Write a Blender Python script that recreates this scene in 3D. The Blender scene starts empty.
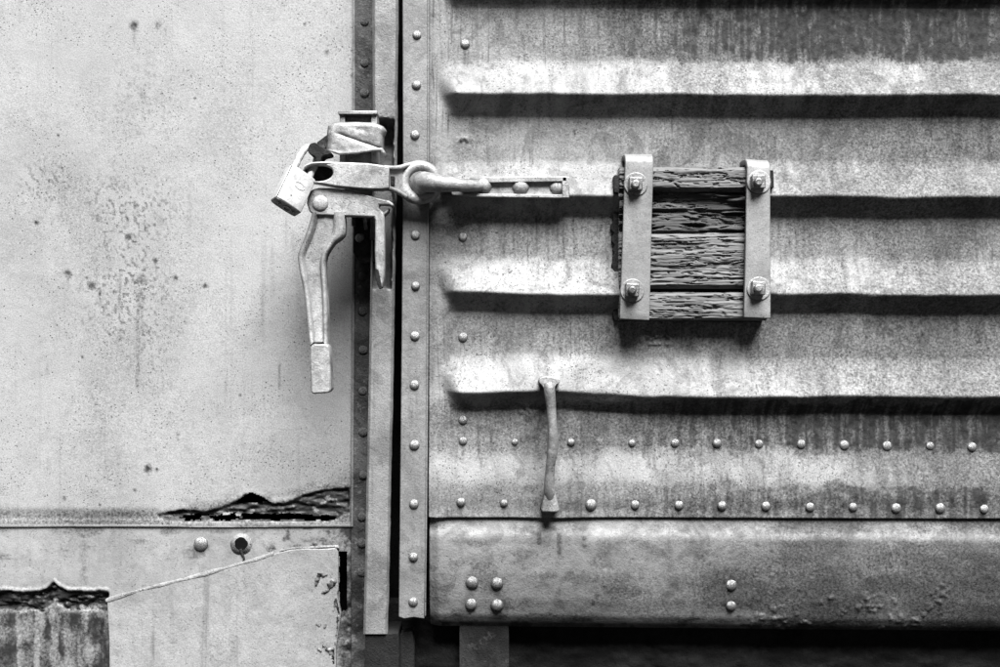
import bpy, bmesh, math, random
import numpy as np
from mathutils import Vector, Matrix

# ------------------------------------------------------------------ camera, sky, sun
S = 0.002            # metres for one photo pixel on the reference plane (door web)
D = 2.2              # camera distance from that plane
ZC = 1.60            # camera height
CX, CY = 500.0, 333.5
scene = bpy.context.scene
col = scene.collection

cam_d = bpy.data.cameras.new('camera')
cam_d.sensor_width = 36
cam_d.lens = 36 * D / (1000 * S)
cam_d.clip_start = 0.05
cam_d.clip_end = 200
cam = bpy.data.objects.new('camera', cam_d)
cam.location = (0, -D, ZC)
cam.rotation_euler = (math.radians(90), 0, 0)
col.objects.link(cam)
scene.camera = cam

SUN_EL, SUN_AZ = 57, 14          # elevation, degrees to the right of the wall's normal
world = bpy.data.worlds.new('World')
scene.world = world
world.use_nodes = True
wn = world.node_tree
bg = wn.nodes['Background']
sky = wn.nodes.new('ShaderNodeTexSky')
sky.sky_type = 'NISHITA'
sky.sun_disc = False
sky.sun_elevation = math.radians(SUN_EL)
sky.sun_rotation = math.radians(180 + SUN_AZ)
sky.air_density = 0.1
sky.dust_density = 0.0
bw = wn.nodes.new('ShaderNodeRGBToBW')       # black and white film
wn.links.new(sky.outputs[0], bw.inputs[0])
wn.links.new(bw.outputs[0], bg.inputs[0])
bg.inputs[1].default_value = 0.05

sd = bpy.data.lights.new('sun', 'SUN')
sd.energy = 5.0
sd.angle = math.radians(36)
sd.color = (1, 1, 1)
sun = bpy.data.objects.new('sun', sd)
e, a = math.radians(SUN_EL), math.radians(SUN_AZ)
to_sun = Vector((math.sin(a) * math.cos(e), -math.cos(a) * math.cos(e), math.sin(e)))
sun.rotation_euler = (-to_sun).to_track_quat('-Z', 'Y').to_euler()
sun.location = (1.5, -3, 5)
col.objects.link(sun)

scene.render.engine = 'CYCLES'
scene.view_settings.view_transform = 'Standard'
scene.view_settings.look = 'None'
scene.view_settings.gamma = 1
scene.view_settings.exposure = 2.2

random.seed(7)
R = random.Random(11)

# ------------------------------------------------------------------ coordinates
def W(px, py, d=0.0):
    """photo pixel + distance in front of the door web -> point"""
    k = (D - d) / D
    return Vector(((px - CX) * S * k, -d, ZC - (py - CY) * S * k))

def U(px, d):            # photo pixel -> plane pixel for something at depth d
    return CX + (px - CX) * (D - d) / D

def V(py, d):
    return CY + (py - CY) * (D - d) / D

# ------------------------------------------------------------------ noise
def _hash(ix, iy, seed):
    h = (ix.astype(np.int64) * 374761393 + iy.astype(np.int64) * 668265263 + seed * 982451653) & 0x7fffffff
    h = ((h ^ (h >> 13)) * 1274126177) & 0x7fffffff
    h = h ^ (h >> 16)
    return (h & 0xffff) / 65535.0

def vn(x, y, seed=0):
    x = np.asarray(x, float); y = np.asarray(y, float)
    ix = np.floor(x); iy = np.floor(y)
    fx = x - ix; fy = y - iy
    fx = fx * fx * (3 - 2 * fx); fy = fy * fy * (3 - 2 * fy)
    a = _hash(ix, iy, seed); b = _hash(ix + 1, iy, seed)
    c = _hash(ix, iy + 1, seed); d = _hash(ix + 1, iy + 1, seed)
    return (a * (1 - fx) + b * fx) * (1 - fy) + (c * (1 - fx) + d * fx) * fy

def fbm(x, y, seed=0, o=4):
    t = 0; amp = 0.5; tot = 0
    for i in range(o):
        t = t + amp * vn(x, y, seed + i * 17); tot += amp
        x = x * 2.03; y = y * 2.03; amp *= 0.5
    return t / tot

def ss(a, b, x):
    t = np.clip((x - a) / (b - a), 0, 1)
    return t * t * (3 - 2 * t)

def interp(x, pts):
    return np.interp(x, [p[0] for p in pts], [p[1] for p in pts])

# ------------------------------------------------------------------ materials
MATS = {}
def metal(name, base, dark=0.06, speck=0.35, streak=0.2, mott=0.25, rough=0.6, bump=0.25, grain=1.0,
          attr=False, gloss=0.3, light=None, pit=0.5, met=0.0, sscale=(70, 70, 2.2), stain=0.18, crack=0.6, mid=1.0):
    m = bpy.data.materials.new(name); m.use_nodes = True
    nt = m.node_tree; N = nt.nodes; L = nt.links
    b = N['Principled BSDF']
    tc = N.new('ShaderNodeTexCoord'); ob = tc.outputs['Object']
    def noise(scale, detail=3, r=0.55, vec=ob, dist=0):
        n = N.new('ShaderNodeTexNoise'); n.inputs['Scale'].default_value = scale
        n.inputs['Detail'].default_value = detail; n.inputs['Roughness'].default_value = r
        n.inputs['Distortion'].default_value = dist
        L.new(vec, n.inputs['Vector']); return n.outputs['Fac']
    def ramp(src, lo, hi, a=0.0, c=1.0):
        r = N.new('ShaderNodeMapRange'); r.interpolation_type = 'SMOOTHSTEP'
        r.inputs['From Min'].default_value = lo; r.inputs['From Max'].default_value = hi
        r.inputs['To Min'].default_value = a; r.inputs['To Max'].default_value = c
        L.new(src, r.inputs['Value']); return r.outputs['Result']
    def math_(op, x, y):
        n = N.new('ShaderNodeMath'); n.operation = op
        for i, q in enumerate((x, y)):
            if isinstance(q, (int, float)): n.inputs[i].default_value = q
            else: L.new(q, n.inputs[i])
        return n.outputs[0]
    def mix(fac, x, y):
        n = N.new('ShaderNodeMix'); n.data_type = 'FLOAT'
        for k, q in (('Factor', fac), ('A', x), ('B', y)):
            i = [s for s in n.inputs if s.name == k][0]
            if isinstance(q, (int, float)): i.default_value = q
            else: L.new(q, i)
        return n.outputs['Result']
    v = ramp(noise(5, 13, 0.72, ob, 0.7), 0.34, 0.66, base * (1 - mott * 1.6), base * (1 + mott * 0.9))
    # chalky stains with edges of their own
    v = math_('MULTIPLY', v, ramp(noise(13, 9, 0.66, ob, 1.4), 0.53, 0.60, 1.0, 1 - stain))
    # hairline cracks and scratches
    ms = N.new('ShaderNodeMapping'); ms.inputs['Scale'].default_value = (30, 30, 14); ms.inputs['Rotation'].default_value = (0, 0.5, 0)
    L.new(ob, ms.inputs['Vector'])
    ab = math_('ABSOLUTE', math_('SUBTRACT', noise(1, 3, 0.6, ms.outputs[0], 0.8), 0.5), 0.0)
    hair = math_('MULTIPLY', ramp(ab, 0.003, 0.012, 1, 0), ramp(noise(8, 4, 0.6), 0.55, 0.64))
    v = math_('MULTIPLY', v, ramp(hair, 0, 1, 1.0, 1 - 0.5 * crack))
    # wear towards a lighter tone
    if light is not None:
        v = mix(math_('MULTIPLY', ramp(noise(60, 6, 0.7), 0.55, 0.66), 0.5), v, light)
    # vertical streaks
    mp = N.new('ShaderNodeMapping'); mp.inputs['Scale'].default_value = sscale
    L.new(ob, mp.inputs['Vector'])
    st = ramp(noise(1, 4, 0.6, mp.outputs[0]), 0.52, 0.72)
    st = math_('MULTIPLY', st, ramp(noise(5, 3), 0.42, 0.6))
    v = mix(math_('MULTIPLY', st, streak), v, dark)
    # grain: fine dark and light specks
    g = noise(430, 1, 0.6)
    v = math_('MULTIPLY', v, ramp(g, 0.28, 0.72, 1 - 0.16 * grain, 1 + 0.11 * grain))
    sp = math_('MULTIPLY', ramp(noise(250, 2, 0.6), 0.60, 0.66), ramp(noise(14, 3), 0.36, 0.62))
    v = mix(math_('MULTIPLY', sp, speck), v, dark)
    vo = N.new('ShaderNodeTexVoronoi'); vo.inputs['Scale'].default_value = 95
    L.new(ob, vo.inputs['Vector'])
    pt = math_('MULTIPLY', ramp(vo.outputs['Distance'], 0.10, 0.17, 1, 0), ramp(noise(23, 2), 0.52, 0.6))
    v = mix(math_('MULTIPLY', pt, pit), v, dark * 0.7)
    if attr:
        at = N.new('ShaderNodeAttribute'); at.attribute_name = 'grime_shade'
        gr = at.outputs['Fac']
        brk = ramp(noise(200, 5, 0.7), 0.3, 0.7, -0.36, 0.36)
        w = math_('MULTIPLY', math_('MULTIPLY', gr, math_('SUBTRACT', 1.0, gr)), 4.0)
        gr = math_('ADD', gr, math_('MULTIPLY', brk, w))
        cl = N.new('ShaderNodeClamp'); L.new(gr, cl.inputs['Value'])
        v = mix(cl.outputs[0], v, math_('MULTIPLY', ramp(noise(85, 4), 0.3, 0.7, 0.5, 1.7), dark))
    rgb = N.new('ShaderNodeCombineColor')
    for i in range(3): L.new(v, rgb.inputs[i])
    L.new(rgb.outputs[0], b.inputs['Base Color'])
    L.new(ramp(noise(60, 3), 0.3, 0.7, rough - 0.1, rough + 0.15), b.inputs['Roughness'])
    b.inputs['Specular IOR Level'].default_value = gloss
    b.inputs['Metallic'].default_value = met
    h = math_('ADD', math_('MULTIPLY', noise(240, 3, 0.7), 0.55), math_('MULTIPLY', noise(45, 5, 0.6), mid))
    h = math_('SUBTRACT', h, math_('MULTIPLY', math_('ADD', sp, pt), 0.35))
    bp = N.new('ShaderNodeBump'); bp.inputs['Strength'].default_value = bump
    bp.inputs['Distance'].default_value = 0.004
    L.new(h, bp.inputs['Height']); L.new(bp.outputs[0], b.inputs['Normal'])
    MATS[name] = m
    return m

def wood(name, base):
    m = bpy.data.materials.new(name); m.use_nodes = True
    nt = m.node_tree; N = nt.nodes; L = nt.links
    b = N['Principled BSDF']; tc = N.new('ShaderNodeTexCoord')
    def grain(sx, sz, d=4):
        mp = N.new('ShaderNodeMapping'); mp.inputs['Scale'].default_value = (sx, 60, sz)
        L.new(tc.outputs['Object'], mp.inputs['Vector'])
        n = N.new('ShaderNodeTexNoise'); n.inputs['Scale'].default_value = 1
        n.inputs['Detail'].default_value = d; n.inputs['Roughness'].default_value = 0.65
        L.new(mp.outputs[0], n.inputs['Vector']); return n.outputs['Fac']
    g1 = grain(9, 150, 8); g2 = grain(22, 420, 6)
    mm = N.new('ShaderNodeMath'); mm.operation = 'ADD'
    L.new(g1, mm.inputs[0]); L.new(g2, mm.inputs[1])
    r = N.new('ShaderNodeValToRGB')
    r.color_ramp.elements[0].position = 0.36; r.color_ramp.elements[0].color = (base * .22,) * 3 + (1,)
    r.color_ramp.elements[1].position = 0.52; r.color_ramp.elements[1].color = (base * 1.35,) * 3 + (1,)
    k = N.new('ShaderNodeMath'); k.operation = 'MULTIPLY'; k.inputs[1].default_value = 0.5
    L.new(mm.outputs[0], k.inputs[0]); L.new(k.outputs[0], r.inputs[0])
    L.new(r.outputs[0], b.inputs['Base Color'])
    b.inputs['Roughness'].default_value = 0.9
    b.inputs['Specular IOR Level'].default_value = 0.15
    bp = N.new('ShaderNodeBump'); bp.inputs['Strength'].default_value = 0.6; bp.inputs['Distance'].default_value = 0.004
    L.new(k.outputs[0], bp.inputs['Height']); L.new(bp.outputs[0], b.inputs['Normal'])
    MATS[name] = m
    return m

metal('wall_paint', 0.19, dark=0.0105, speck=0.8, streak=0.16, mott=0.06, bump=0.2, attr=True, pit=0.9, met=0.15, grain=1.25, stain=0.06, crack=0.3)
metal('lower_paint', 0.175, dark=0.0087, speck=0.45, streak=0.12, mott=0.14, bump=0.2, attr=True, met=0.2, grain=1.0, stain=0.12)
metal('patch_paint', 0.175, dark=0.0175, speck=0.4, streak=0.4, mott=0.14, bump=0.3, met=0.2, grain=1.0, stain=0.12, crack=0.5)
metal('door_paint', 0.163, dark=0.0140, speck=0.8, streak=0.65, mott=0.2, bump=0.4, attr=True, light=0.198, met=0.1, rough=0.72, gloss=0.2, grain=1.2, sscale=(150, 150, 7), stain=0.32, crack=0.9, pit=0.8)
metal('rail_paint', 0.112, dark=0.0105, speck=0.4, streak=0.15, mott=0.25, bump=0.45, attr=True, met=0.2, rough=0.65, grain=0.9, stain=0.28, crack=0.8)
metal('strip_paint', 0.127, dark=0.0175, speck=0.4, streak=0.3, mott=0.22, bump=0.3, met=0.3, grain=1.2, stain=0.22)
metal('strap_paint', 0.155, dark=0.0210, speck=0.4, streak=0.1, mott=0.15, bump=0.2, met=0.3, grain=1.1, stain=0.12)
metal('post_paint', 0.127, dark=0.0175, speck=0.5, streak=0.35, mott=0.22, bump=0.4, met=0.3, grain=1.2, stain=0.25)
metal('angle_paint', 0.045, dark=0.0070, speck=0.7, streak=0.4, mott=0.5, bump=0.5, met=0.3, grain=1.4, light=0.14, stain=0.5)
metal('rivet_paint', 0.206, dark=0.0280, speck=0.6, streak=0, mott=0.35, bump=0.35, gloss=0.5, rough=0.43, met=0.78, stain=0.4)
metal('rivet_grey', 0.168, dark=0.0210, speck=0.6, streak=0, mott=0.35, bump=0.35, gloss=0.5, rough=0.42, met=0.8, stain=0.4)
metal('forged', 0.215, dark=0.0280, speck=0.8, streak=0, mott=0.3, bump=0.34, gloss=0.4, rough=0.5, met=0.35, grain=1.2, stain=0.28, crack=0.6, pit=0.8, mid=0.8, light=0.26)
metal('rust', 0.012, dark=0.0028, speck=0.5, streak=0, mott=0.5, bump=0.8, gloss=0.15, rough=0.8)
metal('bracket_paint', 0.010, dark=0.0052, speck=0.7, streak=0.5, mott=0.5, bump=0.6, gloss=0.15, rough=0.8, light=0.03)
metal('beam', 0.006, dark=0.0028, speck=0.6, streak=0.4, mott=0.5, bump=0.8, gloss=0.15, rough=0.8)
metal('lock_steel', 0.26, dark=0.0525, speck=0.25, streak=0, mott=0.12, bump=0.2, gloss=0.6, rough=0.42, met=0.25, stain=0.12)
metal('lock_dark', 0.012, dark=0.0035, speck=0.3, streak=0, mott=0.4, bump=0.2, gloss=0.5, rough=0.45)
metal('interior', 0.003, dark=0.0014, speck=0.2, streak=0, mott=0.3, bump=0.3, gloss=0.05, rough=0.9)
metal('rivet_old', 0.075, dark=0.008, speck=0.7, streak=0, mott=0.4, bump=0.5, rough=0.5, met=0.5, stain=0.5)
metal('weld', 0.155, dark=0.0175, speck=0.7, streak=0, mott=0.3, bump=0.8, grain=1.6)
wood('old_wood', 0.068)
wood('old_wood_dark', 0.036)

# ------------------------------------------------------------------ object helpers
def tag(o, label, cat, group=None):
    o['label'] = label; o['category'] = cat
    if group: o['group'] = group
    return o

def empty(name, loc, label, cat):
    o = bpy.data.objects.new(name, None); o.location = loc
    o.empty_display_size = 0.05
    col.objects.link(o)
    return tag(o, label, cat)

def link(name, me, mat, parent=None, smooth=True):
    o = bpy.data.objects.new(name, me)
    if mat and not me.materials: me.materials.append(MATS[mat])
    if smooth:
        me.polygons.foreach_set('use_smooth', [True] * len(me.polygons))
    col.objects.link(o)
    if parent:
        o.parent = parent
        o.matrix_parent_inverse = world_inv(parent)
    return o

def world_inv(o):
    m = Matrix.Identity(4)
    while o:
        m = o.matrix_basis @ m if o.parent is None else o.matrix_parent_inverse @ o.matrix_basis @ m
        o = o.parent
    return m.inverted()

def bevel(o, w, seg=2, ang=35):
    b = o.modifiers.new('bevel', 'BEVEL'); b.width = w; b.segments = seg
    b.limit_method = 'ANGLE'; b.angle_limit = math.radians(ang)
    return o

def chaikin(pts, n=2):
    for _ in range(n):
        q = []
        for i in range(len(pts)):
            p0 = pts[i]; p1 = pts[(i + 1) % len(pts)]
            q.append((p0[0] * .75 + p1[0] * .25, p0[1] * .75 + p1[1] * .25))
            q.append((p0[0] * .25 + p1[0] * .75, p0[1] * .25 + p1[1] * .75))
        pts = q
    return pts

def add_prism(bm, pts, d1, d0, holes=None, dfun=None):
    """outline in photo pixels at its front depth d1, straight back to depth d0"""
    f = [W(x, y, dfun(x, y) if dfun else d1) for x, y in pts]
    fv = [bm.verts.new(p) for p in f]
    bv = [bm.verts.new((p.x, -d0, p.z)) for p in f]
    n = len(pts)
    loops = [(fv, bv)]
    for i in range(n):
        j = (i + 1) % n
        bm.faces.new((fv[i], fv[j], bv[j], bv[i]))
    if holes:
        fe = [bm.edges.get((fv[i], fv[(i + 1) % n])) for i in range(n)]
        be = [bm.edges.get((bv[i], bv[(i + 1) % n])) for i in range(n)]
        for h in holes:
            g = [W(x, y, d1) for x, y in h]
            hf = [bm.verts.new(p) for p in g]; hb = [bm.verts.new((p.x, -d0, p.z)) for p in g]
            k = len(h)
            for i in range(k):
                j = (i + 1) % k
                bm.faces.new((hf[i], hf[j], hb[j], hb[i]))
                fe.append(bm.edges.get((hf[i], hf[j]))); be.append(bm.edges.get((hb[i], hb[j])))
        bmesh.ops.triangle_fill(bm, edges=fe, use_beauty=True)
        bmesh.ops.triangle_fill(bm, edges=be, use_beauty=True)
    else:
        bm.faces.new(fv); bm.faces.new(bv)

def done(bm, name, mat, parent=None, smooth=True):
    bmesh.ops.recalc_face_normals(bm, faces=bm.faces)
    me = bpy.data.meshes.new(name); bm.to_mesh(me); bm.free()
    return link(name, me, mat, parent, smooth)

def sharp(o, ang=32):
    me = o.data
    bm = bmesh.new(); bm.from_mesh(me)
    for e_ in bm.edges:
        if len(e_.link_faces) == 2 and e_.calc_face_angle(0) > math.radians(ang): e_.smooth = False
    bm.to_mesh(me); bm.free()
    return o

def prism(name, pts, d1, d0, mat, parent=None, bev=0.003, holes=None, rnd=0, dfun=None, seg=2):
    bm = bmesh.new()
    if rnd: pts = chaikin(pts, rnd)
    if isinstance(d1, tuple): d1 = d1[0]
    add_prism(bm, pts, d1, d0, holes, dfun)
    o = done(bm, name, mat, parent)
    sharp(o)
    if bev: bevel(o, bev, seg)
    return o

def rect(x0, y0, x1, y1): return [(x0, y0), (x1, y0), (x1, y1), (x0, y1)]

def add_tube(bm, path, radii, n=12, closed=False, flat=None):
    """flat: (axis vector, factor) squash"""
    rings = []
    m = len(path)
    for i, p in enumerate(path):
        a_ = path[(i - 1) % m] if closed or i > 0 else path[0]
        b_ = path[(i + 1) % m] if closed or i < m - 1 else path[-1]
        t = (b_ - a_).normalized()
        up = Vector((0, 0, 1)) if abs(t.z) < 0.8 else Vector((0, 1, 0))
        if abs(t.z) > 0.8: up = Vector((0, 1, 0))
        x = t.cross(up).normalized(); y = x.cross(t).normalized()
        r = radii[i] if hasattr(radii, '__len__') else radii
        ring = []
        for k in range(n):
            q = 2 * math.pi * k / n
            off = x * math.cos(q) * r + y * math.sin(q) * r
            if flat: off = off - flat[0] * off.dot(flat[0]) * (1 - flat[1])
            ring.append(bm.verts.new(p + off))
        rings.append(ring)
    for i in range(m if closed else m - 1):
        r0, r1 = rings[i], rings[(i + 1) % m]
        # match rotation to avoid twists
        best = min(range(n), key=lambda s: (r0[0].co - r1[s].co).length)
        for k in range(n):
            bm.faces.new((r0[k], r0[(k + 1) % n], r1[(k + 1 + best) % n], r1[(k + best) % n]))
    if not closed:
        bm.faces.new(rings[0]); bm.faces.new(rings[-1])

def smooth_path(pts, n=6):
    out = []
    P = [pts[0]] + list(pts) + [pts[-1]]
    for i in range(1, len(P) - 2):
        for k in range(n):
            t = k / n
            p0, p1, p2, p3 = P[i - 1], P[i], P[i + 1], P[i + 2]
            out.append(0.5 * ((2 * p1) + (p2 - p0) * t + (2 * p0 - 5 * p1 + 4 * p2 - p3) * t * t + (3 * p1 - p0 - 3 * p2 + p3) * t ** 3))
    out.append(pts[-1].copy())
    return out

def heightgrid(name, us, vs, dfun, mat, parent=None, gfun=None, hole=None, skirt=None, mapuv=None):
    """us, vs: plane pixels; dfun(U,V) depth; gfun(U,V) grime; hole(U,V) mask of removed faces"""
    UU, VV = np.meshgrid(us, vs)
    d = dfun(UU, VV)
    PX, PZ = (UU, VV) if mapuv is None else mapuv(UU, VV)
    co = np.stack([(PX - CX) * S, -d, ZC - (PZ - CY) * S], -1).reshape(-1, 3)
    nu, nv = len(us), len(vs)
    idx = np.arange(nu * nv).reshape(nv, nu)
    q = np.stack([idx[:-1, :-1], idx[1:, :-1], idx[1:, 1:], idx[:-1, 1:]], -1).reshape(-1, 4)
    if hole is not None:
        uc = (UU[:-1, :-1] + UU[1:, 1:]) / 2; vc = (VV[:-1, :-1] + VV[1:, 1:]) / 2
        q = q[~hole(uc, vc).reshape(-1)]
    verts = co; g = None
    if gfun is not None: g = np.clip(gfun(UU, VV), 0, 1).reshape(-1)
    if skirt is not None:
        per = np.concatenate([idx[0, :], idx[1:, -1], idx[-1, -2::-1], idx[-2:0:-1, 0]])
        sk = co[per].copy(); sk[:, 1] = -skirt
        base = len(co); k = len(per)
        verts = np.vstack([co, sk])
        i = np.arange(k); j = (i + 1) % k
        q = np.vstack([q, np.stack([per[i], per[j], base + j, base + i], -1)])
        if g is not None: g = np.concatenate([g, g[per]])
    me = bpy.data.meshes.new(name)
    me.vertices.add(len(verts)); me.vertices.foreach_set('co', verts.reshape(-1))
    me.loops.add(q.size); me.loops.foreach_set('vertex_index', q.reshape(-1).astype(np.int32))
    me.polygons.add(len(q)); me.polygons.foreach_set('loop_start', np.arange(0, q.size, 4, dtype=np.int32))
    me.update(calc_edges=True)
    if g is not None:
        at = me.attributes.new('grime_shade', 'FLOAT', 'POINT'); at.data.foreach_set('value', g.astype(np.float32))
    o = link(name, me, mat, parent)
    return o

def dense(a, b, lo, hi, step, coarse=12):
    """coarse outside [a,b], dense inside, over lo..hi"""
    l = np.arange(lo, a, coarse); h = np.arange(b, hi + coarse, coarse)
    h = h[h <= hi]
    if len(h) == 0 or h[-1] < hi: h = np.append(h, hi)
    return np.unique(np.concatenate([l, np.linspace(a, b, int((b - a) / step) + 1), h]))

# rivets: a few slightly different domes, shared
RIV = []
for k in range(4):
    bm = bmesh.new()
    prof = [(1.0, -0.25), (1.0, 0.05), (0.95, 0.27), (0.76, 0.50), (0.45, 0.66)]
    n = 14; rings = []
    for r, h in prof:
        rings.append([bm.verts.new((r * math.cos(2 * math.pi * i / n) * (1 + R.uniform(-.05, .05)), -h * (1 + R.uniform(-.05, .05)),
                                    r * math.sin(2 * math.pi * i / n) * (1 + R.uniform(-.05, .05)))) for i in range(n)])
    top = bm.verts.new((R.uniform(-.1, .1), -0.72, R.uniform(-.1, .1)))
    for a_, b_ in zip(rings, rings[1:]):
        for i in range(n): bm.faces.new((a_[i], a_[(i + 1) % n], b_[(i + 1) % n], b_[i]))
    for i in range(n): bm.faces.new((rings[-1][i], rings[-1][(i + 1) % n], top))
    bmesh.ops.recalc_face_normals(bm, faces=bm.faces)
    me = bpy.data.meshes.new('rivet'); bm.to_mesh(me); bm.free()
    me.polygons.foreach_set('use_smooth', [True] * len(me.polygons))
    RIV.append(me)
RIVM = {}
def rivet(px, py, r, d, parent, mat='rivet_paint', name='rivet', h=1.0, label=None):
    k = R.randrange(4)
    if (k, mat) not in RIVM:
        me = RIV[k].copy(); me.materials.append(MATS[mat]); RIVM[(k, mat)] = me
    o = bpy.data.objects.new(name, RIVM[(k, mat)])
    o.location = W(px, py, d)
    rr = r * S * R.uniform(.90, 1.08); h = h * R.uniform(.68, 1.02)
    o.scale = (rr, rr * h, rr)
    o.rotation_euler = (R.uniform(-.08, .08), R.uniform(0, 6.28), R.uniform(-.08, .08))
    col.objects.link(o)
    o.parent = parent; o.matrix_parent_inverse = world_inv(parent)
    if label: o['label'] = label
    return o

# ================================================================== BOXCAR WALL (left)
DW = -0.100            # its sheet lies behind the door plane
wall = empty('boxcar_wall', W(180, 760, DW), 'pale painted flat steel boxcar side wall with a rusted seam, left of the door', 'boxcar wall')

SPOTS = [(134, 26, 4.5, .9, 16), (128, 237, 3.6, .9, 10), (155, 261, 2.8, .9, 4), (68, 274, 4.0, .8, 9), (92, 286, 4.2, .85, 5),
         (87, 278, 1.6, .9, 2), (100, 294, 1.8, .9, 12), (103, 308, 1.8, .8, 3), (175, 278, 2.8, .9, 3), (205, 286, 2.8, .9, 3), (141, 282, 6, .55, 10),
         (36, 223, 2.8, .8, 3), (82, 357, 1.4, .9, 2), (148, 469, 4, .95, 6), (157, 469, 1.8, .8, 3), (135, 490, 1.8, .7, 2), (327, 52, 2.0, .8, 4),
         (352, 75, 1.8, .7, 4), (178, 434, 2.0, .6, 8), (158, 25, 3.5, .5, 6), (240, 395, 1.4, .7, 2), (165, 30, 2, .4, 6), (305, 24, 1.8, .8, 2),
         (145, 85, 1.3, .7, 2), (195, 98, 1.3, .7, 2), (250, 70, 1.3, .6, 2), (58, 135, 1.4, .8, 2), (62, 168, 1.6, .8, 2), (100, 505, 1.6, .7, 2), (64, 498, 2.2, .6, 2)]
STREAKS = [(119.5, 274, 318, 2.2, .55), (138, 276, 395, 2.6, .5), (142, 285, 340, 3, .35), (118, 330, 368, 2, .4), (134, 350, 372, 2, .4), (163, 375, 398, 1.4, .4), (171, 380, 396, 1.2, .35),
           (47, 364, 379, 1.0, .6), (279.5, 362, 397, 1.2, .5), (226, 378, 396, 1.4, .35), (93, 378, 396, 1.2, .3), (175, 300, 320, 1.0, .3), (101, 294, 310, 1.2, .4),
           (263, 240, 330, 2, .12), (287, 220, 250, 2, .2), (272, 245, 300, 2, .18), (293, 230, 262, 2, .2)]
TR_TOP = [(150, 516), (160, 512), (172, 508), (185, 507), (205, 509), (222, 504), (236, 498), (244, 493), (252, 490.5), (262, 494), (272, 500), (284, 501), (292, 497), (300, 494), (310, 490), (325, 486), (349, 485)]
def trough(u, v, e=0.0):
    """>0 inside the rusted-through strip above the seam (pixels from its edge)"""
    x, y = u, v
    wob = (fbm(x / 7, y / 7, 5, 3) - .5) * 6
    top = interp(x, TR_TOP) + 2.5 + wob * .7
    bot = interp(x, [(150, 516), (165, 521), (330, 522), (349, 512)]) + wob * .4
    return np.minimum(np.minimum(y - top, bot - y), np.minimum(x - 158, 350 - x))
def pix(u, v, d):        # plane pixel -> photo pixel at depth d
    return CX + (u - CX) * D / (D - d), CY + (v - CY) * D / (D - d)
def wall_d(u, v):
    x, y = pix(u, v, DW)
    d = DW + 0.0035 * (fbm(x / 110, y / 110, 3, 2) - .5)
    t = trough(x, y)
    rim = np.exp(-((t + 2.5) / 2.2) ** 2) * 0.0030
    ins = ss(-0.5, 3, t)
    d = d + .18 * rim * (x > 150) * (x < 352) - ins * (0.004 + 0.006 * ss(.35, .7, fbm(x / 11, y / 3.2, 8, 4)))
    d = d + ins * 0.004 * ss(.5, .7, fbm(x / 13, y / 3.6, 12, 3)) * ss(.4, .6, fbm(x / 20, y / 9, 13, 2))
    # seam lip at the bottom and small pits
    d = d + 0.0008 * ss(521, 524.5, y) * (1 - ins)
    d = d - 0.002 * ss(507, 516, y) * (1 - ss(518, 521, y)) * (x < 160)
    for sx, sy, r, s_, l in SPOTS[:14]:
        d = d - 0.0012 * np.exp(-((x - sx) ** 2 + (y - sy) ** 2) / (r * r * .5))
    return d
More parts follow.
